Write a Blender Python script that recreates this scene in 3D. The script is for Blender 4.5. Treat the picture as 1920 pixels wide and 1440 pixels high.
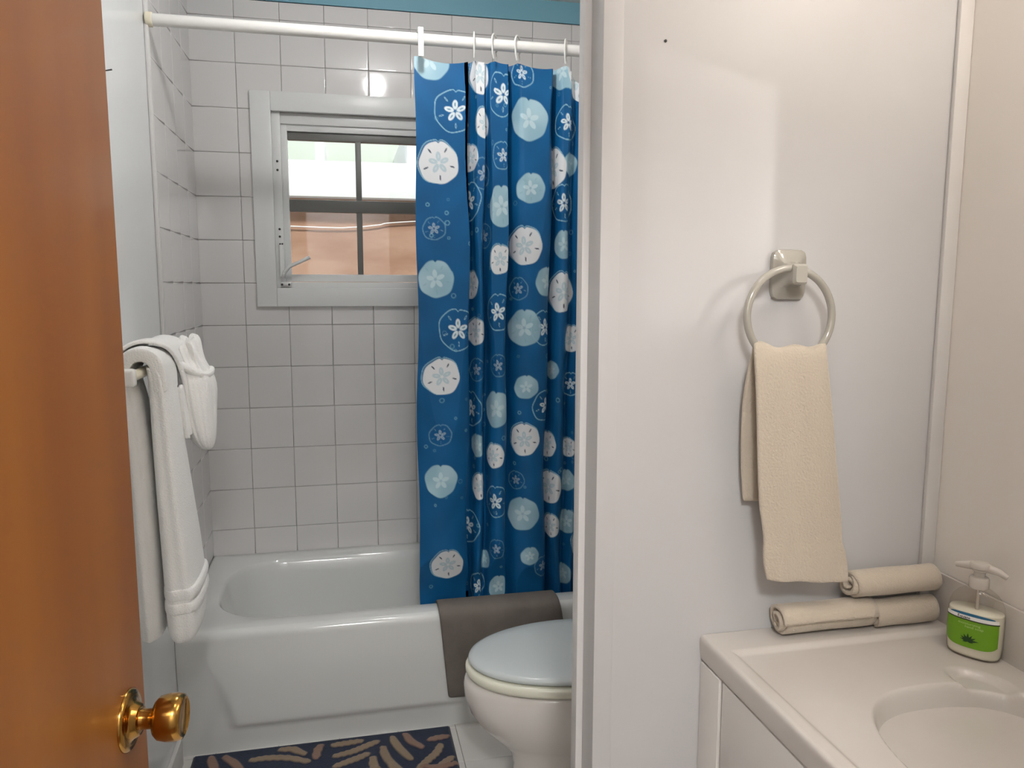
import bpy, bmesh, math, random
import numpy as np
from mathutils import Vector, Matrix
random.seed(7); RNG = np.random.default_rng(7)
for o in list(bpy.data.objects): bpy.data.objects.remove(o)
scene = bpy.context.scene
COL = scene.collection
PI = math.pi

# ------------------------------------------------------------------ camera
F_PX = 1443.05
YAW, PITCH, ROLL = 0.2158923, 0.1262915, 0.0017233
CAM = np.array([0.50494, -2.99794, 1.40301])
def cam_axes():
    cy, sy, cp, sp = math.cos(YAW), math.sin(YAW), math.cos(PITCH), math.sin(PITCH)
    f = np.array([sy*cp, cy*cp, -sp]); r = np.array([cy, -sy, 0.0]); u = np.cross(r, f)
    c, s = math.cos(ROLL), math.sin(ROLL)
    return c*r + s*u, -s*r + c*u, f
C_R, C_U, C_F = cam_axes()
cd = bpy.data.cameras.new('camera'); cam = bpy.data.objects.new('camera', cd); COL.objects.link(cam)
cd.sensor_width = 36.0; cd.lens = F_PX/1920*36.0; cd.clip_start = 0.02; cd.clip_end = 200
M = Matrix.Identity(4)
for i in range(3):
    M[i][0], M[i][1], M[i][2], M[i][3] = C_R[i], C_U[i], -C_F[i], CAM[i]
cam.matrix_world = M
scene.camera = cam
def px_of(P):
    d = np.asarray(P, float) - CAM
    z = d @ C_F
    return 960 + F_PX*(d @ C_R)/z, 720 - F_PX*(d @ C_U)/z, z

# ------------------------------------------------------------------ light and exposure
vs = scene.view_settings
vs.view_transform = 'Standard'; vs.look = 'None'; vs.gamma = 1.0; vs.use_curve_mapping = False
vs.exposure = 0.42
SKY = 1.05          # overcast daylight outside the window
BULB_BATH = 143.0   # radiance of the bathroom ceiling globe
BULB_VANITY = 27.0 # radiance of each vanity globe
DOME_FILL = 9.0         # radiance of the added fill dome over the vanity area
HALL_FILL = 94.0         # radiance of the added fill lamp in the hallway behind the camera
w = bpy.data.worlds.new('world'); scene.world = w; w.use_nodes = True
bg = w.node_tree.nodes['Background']; bg.inputs[0].default_value = (0.86, 0.94, 1.0, 1); bg.inputs[1].default_value = SKY
sun_d = bpy.data.lights.new('sun', 'SUN'); sun_d.energy = 3.0; sun_d.angle = math.radians(6); sun_d.color = (1, 0.96, 0.9)
sun = bpy.data.objects.new('sun', sun_d); COL.objects.link(sun)
sun.rotation_euler = (math.radians(38), math.radians(12), 0)

# ------------------------------------------------------------------ materials
def lin(r, g, b):
    f = lambda c: (c/255/12.92) if c/255 <= 0.04045 else ((c/255+0.055)/1.055)**2.4
    return (f(r), f(g), f(b), 1)
MATS = {}
def mat(name, col, rough=0.5, metal=0.0, spec=0.5, coat=0.0, sheen=0.0, noise=None, bump=None, trans=0.0, ior=1.45, emit=None, sub=0.0):
    m = bpy.data.materials.new(name); m.use_nodes = True
    nt = m.node_tree; b = nt.nodes['Principled BSDF']
    col = tuple(col) if len(col) == 4 else tuple(col)+(1,)
    b.inputs['Base Color'].default_value = col
    b.inputs['Roughness'].default_value = rough; b.inputs['Metallic'].default_value = metal
    b.inputs['Specular IOR Level'].default_value = spec; b.inputs['Coat Weight'].default_value = coat
    b.inputs['Coat Roughness'].default_value = 0.06
    b.inputs['Sheen Weight'].default_value = sheen; b.inputs['Transmission Weight'].default_value = trans; b.inputs['IOR'].default_value = ior
    if sub: b.inputs['Subsurface Weight'].default_value = sub; b.inputs['Subsurface Radius'].default_value = (0.01, 0.01, 0.01)
    if emit: b.inputs['Emission Color'].default_value = emit[0]; b.inputs['Emission Strength'].default_value = emit[1]
    tc = nt.nodes.new('ShaderNodeTexCoord')
    if noise:   # (scale xyz, second colour, low, high)
        sc, c2, lo, hi = noise
        mp = nt.nodes.new('ShaderNodeMapping'); mp.inputs['Scale'].default_value = sc
        n = nt.nodes.new('ShaderNodeTexNoise'); n.inputs['Scale'].default_value = 1; n.inputs['Detail'].default_value = 5
        mr = nt.nodes.new('ShaderNodeMapRange'); mr.inputs[1].default_value = lo; mr.inputs[2].default_value = hi
        mx = nt.nodes.new('ShaderNodeMix'); mx.data_type = 'RGBA'
        mx.inputs[6].default_value = col; mx.inputs[7].default_value = tuple(c2)+((1,) if len(c2) == 3 else ())
        nt.links.new(tc.outputs['Object'], mp.inputs[0]); nt.links.new(mp.outputs[0], n.inputs['Vector'])
        nt.links.new(n.outputs[0], mr.inputs[0]); nt.links.new(mr.outputs[0], mx.inputs[0]); nt.links.new(mx.outputs[2], b.inputs['Base Color'])
    if bump:    # (scale, strength, distance)
        n = nt.nodes.new('ShaderNodeTexNoise'); n.inputs['Scale'].default_value = bump[0]; n.inputs['Detail'].default_value = 3
        bp = nt.nodes.new('ShaderNodeBump'); bp.inputs['Strength'].default_value = bump[1]; bp.inputs['Distance'].default_value = bump[2]
        nt.links.new(tc.outputs['Object'], n.inputs['Vector']); nt.links.new(n.outputs[0], bp.inputs['Height']); nt.links.new(bp.outputs[0], b.inputs['Normal'])
    MATS[name] = m
    return m
mat('wall_paint_warm', (0.80, 0.755, 0.70), 0.42, bump=(60, 0.12, 0.002))  # warmer, lighter tone than wall_paint, used on the right wall
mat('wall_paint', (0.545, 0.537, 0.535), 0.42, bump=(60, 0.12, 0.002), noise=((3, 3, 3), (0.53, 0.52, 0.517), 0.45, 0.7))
mat('wall_gloss', (0.76, 0.78, 0.78), 0.22, bump=(22, 0.06, 0.003))
mat('trim_paint', (0.70, 0.685, 0.675), 0.32)
mat('trim_cream', (0.63, 0.61, 0.59), 0.4)
mat('blue_paint', (0.20, 0.43, 0.53), 0.5)
mat('ceiling_paint', (0.74, 0.74, 0.73), 0.7)
mat('tile', (0.76, 0.745, 0.735), 0.07, coat=0.2, bump=(9, 0.05, 0.004))
mat('grout', (0.27, 0.25, 0.23), 0.9, noise=((14, 14, 14), (0.50, 0.48, 0.45), 0.4, 0.65))
mat('floor_tile', (0.68, 0.66, 0.63), 0.2)
mat('enamel', (0.76, 0.77, 0.75), 0.1, coat=0.4)
mat('porcelain', (0.75, 0.71, 0.67), 0.09, coat=0.3)
mat('lid_plastic', (0.60, 0.645, 0.645), 0.16)
mat('seat_plastic', (0.80, 0.79, 0.66), 0.15)
mat('white_plastic', (0.82, 0.81, 0.78), 0.25)
mat('cream_plastic', (0.80, 0.74, 0.58), 0.3)
mat('window_white', (0.78, 0.79, 0.78), 0.3)
mat('window_metal', (0.16, 0.16, 0.15), 0.4)
mat('steel', (0.62, 0.63, 0.63), 0.3, metal=0.8)
mat('screw', (0.05, 0.05, 0.05), 0.4, metal=0.5)
mat('brass', (0.44, 0.235, 0.055), 0.17, metal=1.0)
mat('door_wood', lin(156, 97, 35), 0.42, coat=0.04, noise=((7, 7, 0.8), lin(132, 76, 25), 0.35, 0.7), bump=(120, 0.04, 0.001))
mat('terry_white', (0.92, 0.915, 0.89), 0.95, sheen=0.3, spec=0.1, bump=(260, 0.55, 0.004))
mat('terry_beige', (0.53, 0.46, 0.37), 0.95, sheen=0.3, spec=0.1, bump=(260, 0.5, 0.004))
mat('rubber_grey', (0.185, 0.162, 0.142), 0.8, spec=0.2, noise=((9, 9, 9), (0.150, 0.130, 0.113), 0.4, 0.65), bump=(200, 0.35, 0.003))
mat('ring_grey', (0.37, 0.35, 0.305), 0.12, coat=0.5)
mat('vanity_paint', (0.70, 0.675, 0.64), 0.35)
mat('marble', (0.59, 0.555, 0.515), 0.22, coat=0.2, noise=((6, 6, 6), (0.565, 0.525, 0.485), 0.4, 0.65))
mat('basin', (0.78, 0.75, 0.70), 0.12, coat=0.3)
mat('soap_liquid', (0.80, 0.78, 0.66), 0.25, sub=0.2)
mat('label_green', lin(108, 158, 28), 0.35)
mat('label_white', (0.85, 0.85, 0.83), 0.35)
mat('label_blue', lin(40, 105, 140), 0.35)
mat('label_dark', (0.02, 0.03, 0.02), 0.4)
mat('label_pale', lin(176, 205, 130), 0.4)
mat('leaf_green', lin(22, 62, 20), 0.4)
mat('pump_plastic', (0.54, 0.50, 0.45), 0.2)
mat('plywood', lin(168, 134, 112), 0.75, noise=((2.5, 6, 9), lin(146, 108, 84), 0.4, 0.68))
mat('outdoor_white', (0.85, 0.86, 0.84), 0.6)
mat('outdoor_soffit', (0.56, 0.62, 0.54), 0.7)
mat('cord_white', (0.88, 0.86, 0.82), 0.6)
mat('concrete', (0.45, 0.44, 0.42), 0.9)
mat('hall_wood', lin(120, 84, 56), 0.5)
mat('bulb_bath', (1, 1, 1), 0.5, emit=((1.0, 0.985, 0.97, 1), BULB_BATH))
mat('dome_fill_glow', (1, 1, 1), 0.5, emit=((1.0, 0.95, 0.90, 1), DOME_FILL))  # glow of the added fill dome
mat('hall_fill_glow', (1, 1, 1), 0.5, emit=((1.0, 0.985, 0.965, 1), HALL_FILL))  # glow of the added hallway fill
mat('bulb_vanity', (1, 1, 1), 0.5, emit=((1.0, 0.90, 0.79, 1), BULB_VANITY))
def clear_mat(name, tint, gloss):
    m = bpy.data.materials.new(name); m.use_nodes = True; nt = m.node_tree
    for n in list(nt.nodes): nt.nodes.remove(n)
    out = nt.nodes.new('ShaderNodeOutputMaterial'); mx = nt.nodes.new('ShaderNodeMixShader')
    tr = nt.nodes.new('ShaderNodeBsdfTransparent'); tr.inputs[0].default_value = tint
    gl = nt.nodes.new('ShaderNodeBsdfGlossy'); gl.inputs['Roughness'].default_value = 0.04
    lw = nt.nodes.new('ShaderNodeMath'); lw.operation = 'MULTIPLY_ADD'; lw.inputs[1].default_value = gloss; lw.inputs[2].default_value = 0.04
    fc = nt.nodes.new('ShaderNodeLayerWeight'); fc.inputs[0].default_value = 0.25; pw_ = nt.nodes.new('ShaderNodeMath'); pw_.operation = 'POWER'; pw_.inputs[1].default_value = 3
    nt.links.new(fc.outputs['Facing'], pw_.inputs[0]); nt.links.new(pw_.outputs[0], lw.inputs[0])
    nt.links.new(lw.outputs[0], mx.inputs[0]); nt.links.new(tr.outputs[0], mx.inputs[1]); nt.links.new(gl.outputs[0], mx.inputs[2])
    nt.links.new(mx.outputs[0], out.inputs[0]); MATS[name] = m
clear_mat('glass', (0.97, 0.98, 0.98, 1), 0.5)
clear_mat('clear_plastic', (0.95, 0.94, 0.92, 1), 0.35)
def vcol_mat(name, rough, sheen=0.0, spec=0.4, bump=None):
    m = mat(name, (1, 1, 1), rough, sheen=sheen, spec=spec, bump=bump); nt = m.node_tree
    a = nt.nodes.new('ShaderNodeAttribute'); a.attribute_name = 'print'
    nt.links.new(a.outputs['Color'], nt.nodes['Principled BSDF'].inputs['Base Color'])
vcol_mat('curtain_cloth', 0.42, 0.0, 0.35)
vcol_mat('mat_pile', 0.95, 0.2, 0.1, bump=(420, 0.5, 0.004))

# ------------------------------------------------------------------ helpers
def link(name, me, material=None, parent=None, smooth=False):
    o = bpy.data.objects.new(name, me); COL.objects.link(o)
    if material: 
        me.materials.clear(); me.materials.append(MATS[material])
    if parent: o.parent = parent
    if smooth: me.shade_smooth()
    return o
def tag(o, label=None, cat=None, group=None, kind=None):
    if label: o['label'] = label
    if cat: o['category'] = cat
    if group: o['group'] = group
    if kind: o['kind'] = kind
    return o
def thing(name, loc, label, cat, group=None, kind=None):
    o = bpy.data.objects.new(name, None); COL.objects.link(o); o.location = loc; o.empty_display_size = 0.05
    return tag(o, label, cat, group, kind)
def part(name, me, material, root, smooth=False):
    """child whose mesh was written in world coordinates"""
    o = link(name, me, material, root, smooth)
    chain = root.location.copy(); p = root.parent
    while p: chain += p.location; p = p.parent
    o.location = -chain if root.type == 'EMPTY' or chain.length > 0 else (0, 0, 0)
    return o
def sub(name, me, material, root, smooth=False):
    """sub-part of a part written in world coordinates: same frame as the part"""
    return link(name, me, material, root, smooth)
def pyd(verts, faces, name='m'):
    me = bpy.data.meshes.new(name); me.from_pydata([tuple(map(float, v)) for v in verts], [], [list(map(int, f)) for f in faces]); me.update()
    return me
def from_bm(bm, sharp=None):
    me = bpy.data.meshes.new('m'); bm.normal_update(); bm.to_mesh(me); bm.free()
    if sharp is not None: me.shade_smooth(); me.set_sharp_from_angle(angle=math.radians(sharp))
    return me
def box(bm, x0, x1, y0, y1, z0, z1):
    v = [bm.verts.new(p) for p in ((x0,y0,z0),(x1,y0,z0),(x1,y1,z0),(x0,y1,z0),(x0,y0,z1),(x1,y0,z1),(x1,y1,z1),(x0,y1,z1))]
    for f in ((0,3,2,1),(4,5,6,7),(0,1,5,4),(1,2,6,5),(2,3,7,6),(3,0,4,7)): bm.faces.new([v[i] for i in f])
def boxes(lst, bev=0.0, seg=2):
    bm = bmesh.new()
    for b in lst: box(bm, *b)
    if bev: bmesh.ops.bevel(bm, geom=list(bm.edges), offset=bev, segments=seg, affect='EDGES', profile=0.6)
    return from_bm(bm, 35 if bev else None)
def grid_mesh(P, close_u=False, close_v=False):
    """P[nv][nu][3] -> mesh"""
    P = np.asarray(P, float); nv, nu = P.shape[:2]
    idx = np.arange(nv*nu).reshape(nv, nu)
    a = idx if not close_u else np.concatenate([idx, idx[:, :1]], 1)
    a = a if not close_v else np.concatenate([a, a[:1]], 0)
    q = np.stack([a[:-1, :-1], a[:-1, 1:], a[1:, 1:], a[1:, :-1]], -1).reshape(-1, 4)
    me = bpy.data.meshes.new('m')
    me.vertices.add(nv*nu); me.vertices.foreach_set('co', P.reshape(-1).astype(np.float32))
    me.loops.add(q.size); me.loops.foreach_set('vertex_index', q.reshape(-1).astype(np.int32))
    me.polygons.add(len(q)); me.polygons.foreach_set('loop_start', np.arange(0, q.size, 4, dtype=np.int32))
    me.update(calc_edges=True); me.validate()
    return me
def rings_mesh(rings, cap0=True, cap1=True):
    """list of closed rings with equal counts -> lofted mesh"""
    n = len(rings[0]); V = [p for r in rings for p in r]; Fc = []
    for k in range(len(rings)-1):
        for i in range(n):
            j = (i+1) % n; Fc.append((k*n+i, k*n+j, (k+1)*n+j, (k+1)*n+i))
    if cap0: Fc.append(list(range(n))[::-1])
    if cap1: Fc.append([(len(rings)-1)*n+i for i in range(n)])
    me = pyd(V, Fc)
    bm = bmesh.new(); bm.from_mesh(me); bmesh.ops.recalc_face_normals(bm, faces=bm.faces); bm.to_mesh(me); bm.free()
    return me
def frame_of(d):
    d = np.asarray(d, float); d = d/np.linalg.norm(d)
    a = np.array([0, 0, 1.0]) if abs(d[2]) < 0.9 else np.array([1.0, 0, 0])
    x = np.cross(a, d); x /= np.linalg.norm(x)
    return x, np.cross(d, x), d
def lathe(origin, axis, prof, n=40, cap=True):
    """prof list of (radius, height along axis)"""
    x, y, d = frame_of(axis); o = np.asarray(origin, float)
    rings = [[o + d*h + (x*math.cos(2*PI*i/n) + y*math.sin(2*PI*i/n))*max(r, 1e-4) for i in range(n)] for r, h in prof]
    me = rings_mesh(rings, cap, cap); me.shade_smooth(); me.set_sharp_from_angle(angle=math.radians(50))
    return me
def tube(path, rad, n=12, closed=False, cap=True):
    P = np.asarray(path, float); m = len(P); rings = []
    rad = np.full(m, rad) if np.isscalar(rad) else np.asarray(rad)
    prev = None
    for i in range(m):
        if closed: t = P[(i+1) % m]-P[(i-1) % m]
        else: t = P[min(i+1, m-1)]-P[max(i-1, 0)]
        t /= np.linalg.norm(t)
        if prev is None: x, y, _ = frame_of(t)
        else:
            x = prev - t*(prev @ t); x /= np.linalg.norm(x); y = np.cross(t, x)
        prev = x
        rings.append([P[i] + (x*math.cos(2*PI*k/n)+y*math.sin(2*PI*k/n))*rad[i] for k in range(n)])
    if closed: rings.append(rings[0])
    me = rings_mesh(rings, cap and not closed, cap and not closed); 
    if closed:
        bm = bmesh.new(); bm.from_mesh(me); bmesh.ops.remove_doubles(bm, verts=bm.verts, dist=1e-6); bm.to_mesh(me); bm.free()
    me.shade_smooth(); me.set_sharp_from_angle(angle=math.radians(60))
    return me
def catmull(pts, n):
    P = np.asarray(pts, float); P = np.vstack([2*P[0]-P[1], P, 2*P[-1]-P[-2]]); out = []
    for i in range(1, len(P)-2):
        for k in range(n):
            t = k/n; a, b, c, d = P[i-1:i+3]
            out.append(0.5*((2*b)+(-a+c)*t+(2*a-5*b+4*c-d)*t*t+(-a+3*b-3*c+d)*t**3))
    out.append(P[-2]); return np.array(out)
def mods(o, solid=None, subd=0, off=0):
    if solid: m = o.modifiers.new('solid', 'SOLIDIFY'); m.thickness = solid; m.offset = off
    if subd: m = o.modifiers.new('subd', 'SUBSURF'); m.levels = subd; m.render_levels = subd
    return o
def smoothstep(a, b, x): 
    t = np.clip((x-a)/(b-a), 0, 1); return t*t*(3-2*t)

# ------------------------------------------------------------------ room shell
W, H = 1.56, 2.485                      # room width, ceiling height
TP = 0.155                              # tile pitch
ROW0 = 2.343                            # first full grout line of the tiling
RIM = 0.386                             # tub rim height
PF, PB = -1.82, -1.707                  # partition front and back face
JX = 0.905                              # jamb face
FW0, FW1 = -2.86, -2.96                 # wall with the entrance door
WX0, WX1, WZ0, WZ1 = 0.27, 0.882, 1.395, 2.027   # window opening
S = 'structure'
fl = tag(link('floor', boxes([(0, W, -4.3, 0, -0.1, -0.006)]), 'grout'), 'white square tiled bathroom floor with thin grey grout lines', 'floor', kind=S)
tag(link('ceiling', boxes([(-0.7, 2.4, -4.3, 0.14, H, H+0.1)]), 'ceiling_paint'), 'plain white ceiling above the bathroom and vanity', 'ceiling', kind=S)
wb = tag(link('wall_back', boxes([(-0.12, WX0, 0.003, 0.13, 0, 2.405), (WX1, W+0.12, 0.003, 0.13, 0, 2.405),
      (WX0, WX1, 0.003, 0.13, 0, WZ0), (WX0, WX1, 0.003, 0.13, WZ1, 2.405)]), 'grout'), 'white glazed square tile wall with window behind bathtub', 'wall', kind=S)
part('painted_band', boxes([(0, W, -0.001, 0.13, 2.407, H)]), 'blue_paint', wb)
wl = tag(link('wall_left', boxes([(-0.12, 0.0, -4.3, 0.13, -0.1, H)]), 'wall_gloss'), 'glossy white painted wall behind the towel bar', 'wall', kind=S)
tag(link('wall_right', boxes([(W, W+0.12, FW1, 0.13, -0.1, H)]), 'wall_paint_warm'), 'warm toned painted wall behind soap dispenser and sink', 'wall', kind=S)
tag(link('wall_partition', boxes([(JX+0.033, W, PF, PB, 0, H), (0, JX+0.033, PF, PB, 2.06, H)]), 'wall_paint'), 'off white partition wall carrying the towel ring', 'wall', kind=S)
tag(link('wall_front', boxes([(-0.003, 0.23, FW1, FW0, 0, H), (0.93, W+0.8, FW1, FW0, 0, H), (0.23, 0.93, FW1, FW0, 2.04, H)]), 'wall_paint'), 'painted wall with the entrance doorway', 'wall', kind=S)
tag(link('wall_hall', boxes([(-0.7, 2.4, -4.4, -4.3, -0.1, H), (2.3, 2.4, -4.3, FW1, -0.1, H)]), 'wall_paint'), 'painted hallway wall outside the entrance door', 'wall', kind=S)

def poly_tile(poly, th=0.006, inset=0.0022, drop=0.0009):
    """rectilinear polygon in local XZ, front towards -Y with a cushioned edge"""
    P = np.asarray(poly, float); n = len(P)
    def ins(d):
        out = []
        for i in range(n):
            a, b, c = P[i-1], P[i], P[(i+1) % n]
            e1 = (b-a)/np.linalg.norm(b-a); e2 = (c-b)/np.linalg.norm(c-b)
            n1 = np.array([-e1[1], e1[0]]); n2 = np.array([-e2[1], e2[0]])
            out.append(b + (n1+n2)*d)
        return out
    V = []; F = []
    for d, y in ((0, th), (0, drop), (inset*0.35, drop*0.35), (inset, 0.0), (inset*2.2, 0.0)):
        V += [(q[0], y, q[1]) for q in ins(d)]
    for k in range(4):
        for i in range(n):
            j = (i+1) % n; F.append((k*n+i, k*n+j, (k+1)*n+j, (k+1)*n+i))
    F.append([4*n+i for i in range(n)])
    me = pyd(V, F); bm = bmesh.new(); bm.from_mesh(me); bmesh.ops.recalc_face_normals(bm, faces=bm.faces)
    if sum(f.normal.y*f.calc_area() for f in bm.faces if len(f.verts) == n and abs(f.normal.y) > .9) > 0:
        bmesh.ops.reverse_faces(bm, faces=bm.faces)
    bm.to_mesh(me); bm.free()
    me.materials.append(MATS['tile']); me.shade_smooth(); me.set_sharp_from_angle(angle=math.radians(60))
    return me
tile_cache = {}
def tile_mesh(poly):
    k = tuple(round(c, 4) for p in poly for c in p)
    if k not in tile_cache: tile_cache[k] = poly_tile(poly)
    return tile_cache[k]
G = 0.0008                              # half of a grout joint
def lay_tiles(parent, ncol, to_world, hole=None, u_max=9.0, top=2.403, bot=RIM-0.004):
    for c in range(ncol):
        for r in range(-1, 13):
            u0, u1 = c*TP+G, min((c+1)*TP-G, u_max); z1, z0 = min(ROW0-r*TP-G, top), max(ROW0-(r+1)*TP+G, bot)
            if z1-z0 < 0.02 or u1-u0 < 0.012: continue
            poly = [(u0, z0), (u1, z0), (u1, z1), (u0, z1)]
            if hole:
                hx0, hx1, hz0, hz1 = hole
                ox = u1 > hx0 and u0 < hx1; oz = z1 > hz0 and z0 < hz1
                if ox and oz:
                    inx = u0 >= hx0 and u1 <= hx1; inz = z0 >= hz0 and z1 <= hz1
                    if inx and inz: continue
                    left, right, low, high = u0 < hx0, u1 > hx1, z0 < hz0, z1 > hz1
                    if inz: poly = [(u0, z0), (hx0, z0), (hx0, z1), (u0, z1)] if left else [(hx1, z0), (u1, z0), (u1, z1), (hx1, z1)]
                    elif inx: poly = [(u0, z0), (u1, z0), (u1, hz0), (u0, hz0)] if low else [(u0, hz1), (u1, hz1), (u1, z1), (u0, z1)]
                    elif left and high: poly = [(u0, z0), (hx0, z0), (hx0, hz1), (u1, hz1), (u1, z1), (u0, z1)]
                    elif left and low: poly = [(u0, z0), (u1, z0), (u1, hz0), (hx0, hz0), (hx0, z1), (u0, z1)]
                    elif right and high: poly = [(u0, hz1), (hx1, hz1), (hx1, z0), (u1, z0), (u1, z1), (u0, z1)]
                    else: poly = [(u0, z0), (u1, z0), (u1, z1), (hx1, z1), (hx1, hz0), (u0, hz0)]
                    d = [math.hypot(poly[i][0]-poly[i-1][0], poly[i][1]-poly[i-1][1]) for i in range(len(poly))]
                    if min(d) < 0.007: continue
            cu, cz = poly[0]
            me = tile_mesh([(a-cu, b-cz) for a, b in poly])
            o = bpy.data.objects.new('tile', me); COL.objects.link(o); o.parent = parent
            to_world(o, cu, cz)
J = lambda s: random.gauss(0, s)
def tw_back(o, u, z): o.location = (u, -0.003+J(0.0002), z); o.rotation_euler = (J(0.0012), 0, J(0.0012))
def tw_left(o, u, z): o.location = (0.003+J(0.0002), -u, z); o.rotation_euler = (J(0.0012), 0, -PI/2+J(0.0012))
lay_tiles(wb, 11, tw_back, (WX0-0.03, WX1+0.03, WZ0-0.03, WZ1+0.03), u_max=W)
TE = 0.640                              # edge of the tiling on the left wall
# left wall tiles: local x runs towards the camera, so the front (-y local) must face +x
def tw_left2(o, u, z): o.location = (0.003+J(0.0002), -u, z); o.rotation_euler = (J(0.001), 0, PI/2+J(0.001))
def lay_left():
    for c in range(5):
        for r in range(-1, 13):
            u0, u1 = c*TP+G, min((c+1)*TP-G, TE); z1, z0 = min(ROW0-r*TP-G, 2.403), max(ROW0-(r+1)*TP+G, RIM-0.004)
            if z1-z0 < 0.02 or u1-u0 < 0.012: continue
            o = bpy.data.objects.new('tile', tile_mesh([(0, 0), (u1-u0, 0), (u1-u0, z1-z0), (0, z1-z0)])); COL.objects.link(o); o.parent = wl
            tw_left2(o, u1, z0)
lay_left()
part('grout_bed', boxes([(-0.004, 0.0006, -TE, 0.0, RIM-0.01, 2.405)]), 'grout', wl)
part('painted_band', boxes([(-0.004, 0.001, -TE, 0.0, 2.407, H)]), 'blue_paint', wl)
# floor tiles
FT = 0.182
me_ft = None
for i in range(-5, 6):
    for j in range(-8, 14):
        x0 = 0.825+i*FT; y1 = -0.705-j*FT
        a0, a1, b0, b1 = max(x0, 0.0), min(x0+FT, W), max(y1-FT, FW0), min(y1, 0.0)
        if a1-a0 < 0.02 or b1-b0 < 0.02 or y1 > -0.52: continue
        key = (round(a1-a0, 3), round(b1-b0, 3), 'f')
        if key not in tile_cache:
            bm = bmesh.new(); box(bm, G, a1-a0-G, G, b1-b0-G, -0.006, 0.0)
            bmesh.ops.bevel(bm, geom=[e for e in bm.edges if all(v.co.z > -0.001 for v in e.verts)], offset=0.0012, segments=1, affect='EDGES')
            tile_cache[key] = from_bm(bm); tile_cache[key].materials.append(MATS['floor_tile'])
        o = bpy.data.objects.new('tile', tile_cache[key]); COL.objects.link(o); o.parent = fl; o.location = (a0, b0, 0)
part('hall_boards', boxes([(-0.7, 2.4, -4.3, FW1, -0.006, 0.0)]), 'hall_wood', fl)
# trims
tag(link('trim_1', boxes([(0.0, 0.011, -TE-0.016, -TE, 0.0, H)], 0.004), 'trim_paint'), 'narrow white vertical strip ending the left wall tiles', 'trim', kind=S)
tag(link('trim_2', boxes([(1.532, W, PF-0.010, PF, 0.805, H)], 0.004), 'trim_cream'), 'cream vertical corner batten behind the soap dispenser', 'trim', kind=S)
jm = tag(link('trim_3', boxes([(JX, JX+0.033, PF-0.003, PB+0.003, 0, 2.06)], 0.0015), 'wall_paint'), 'white door jamb at the end of partition wall', 'trim', kind=S)
part('stop_strip', boxes([(JX-0.012, JX+0.001, -1.765, -1.735, 0, 2.06)], 0.003), 'trim_paint', jm)
tag(link('baseboard_left', boxes([(0.0, 0.013, -2.2, -TE-0.085, 0.0, 0.085)], 0.004), 'trim_paint'), 'white baseboard along the left wall beside mat', 'baseboard', kind=S)

# ------------------------------------------------------------------ window
win = thing('window_1', (0.576, 0.0, WZ0), 'white framed awning window with four panes above bathtub', 'window', kind=S)
CX0, CX1, CZ0, CZ1 = 0.199, 0.953, 1.327, 2.095
yc0, yc1 = -0.020, 0.0
part('casing', boxes([(CX0, WX0, yc0, yc1, CZ0, CZ1)], 0.003), 'window_white', win)
part('casing', boxes([(WX1, CX1, yc0, yc1, CZ0, CZ1)], 0.003), 'window_white', win)
part('casing', boxes([(WX0, WX1, yc0, yc1, WZ1, CZ1)], 0.003), 'window_white', win)
part('casing', boxes([(WX0, WX1, yc0, yc1, CZ0, WZ0)], 0.003), 'window_white', win)
part('outer_frame', boxes([(WX0-0.004, WX0+0.030, 0.0, 0.11, WZ0-0.004, WZ1+0.004), (WX1-0.028, WX1+0.004, 0.0, 0.11, WZ0-0.004, WZ1+0.004),
      (WX0+0.0295, WX1-0.0275, 0.012, 0.109, WZ1-0.038, WZ1+0.0035), (WX0+0.0295, WX1-0.0275, 0.0005, 0.109, WZ0-0.0035, WZ0+0.022)], 0.002), 'window_white', win)
sash = part('sash', boxes([(0.298, 0.322, 0.022, 0.05, 1.418, 1.992), (0.832, 0.856, 0.022, 0.05, 1.418, 1.992), (0.3215, 0.8325, 0.0225, 0.05, 1.966, 1.9915), (0.3215, 0.8325, 0.0225, 0.05, 1.4185, 1.446)], 0.002), 'window_white', win)
part('top_bar', boxes([(0.322, 0.832, 0.034, 0.062, 1.938, 1.966)], 0.002), 'window_metal', win)
part('mullion', boxes([(0.566, 0.587, 0.030, 0.056, 1.446, 1.938)], 0.002), 'window_metal', win)
part('cross_bar', boxes([(0.322, 0.832, 0.028, 0.060, 1.678, 1.722)], 0.003), 'window_metal', win)
for xa, xb in ((0.322, 0.566), (0.587, 0.832)):
    for za, zb in ((1.446, 1.678), (1.722, 1.938)):
        part('pane', boxes([(xa, xb, 0.043, 0.046, za, zb)]), 'glass', win)
for z in (1.853, 1.822, 1.610, 1.583):
    part('screw', lathe((0.286+0.0, -0.001, z), (0, -1, 0), [(0.0042, 0), (0.0042, 0.002), (0.001, 0.003)], 12), 'screw', win)
cr = part('crank_housing', boxes([(0.283, 0.300, -0.014, 0.0, 1.436, 1.560)], 0.003), 'window_white', win)
part('crank_arm', tube([(0.296, -0.014, 1.436), (0.300, -0.028, 1.452), (0.318, -0.034, 1.474), (0.355, -0.036, 1.490), (0.392, -0.036, 1.508)], [0.008, 0.0075, 0.007, 0.006, 0.007], 10), 'window_white', win)
br = part('bracket', boxes([(0.283, 0.322, -0.010, 0.002, 1.399, 1.417)], 0.003), 'steel', win)
for x in (0.2885, 0.314): part('screw', lathe((x, -0.010, 1.408), (0, -1, 0), [(0.0045, 0), (0.004, 0.002), (0.001, 0.003)], 12), 'screw', win)
for x in (0.2865, 0.2945): part('screw', lathe((x, -0.014, 1.556), (0, -1, 0), [(0.0032, 0), (0.003, 0.002), (0.001, 0.003)], 12), 'screw', win)

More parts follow.
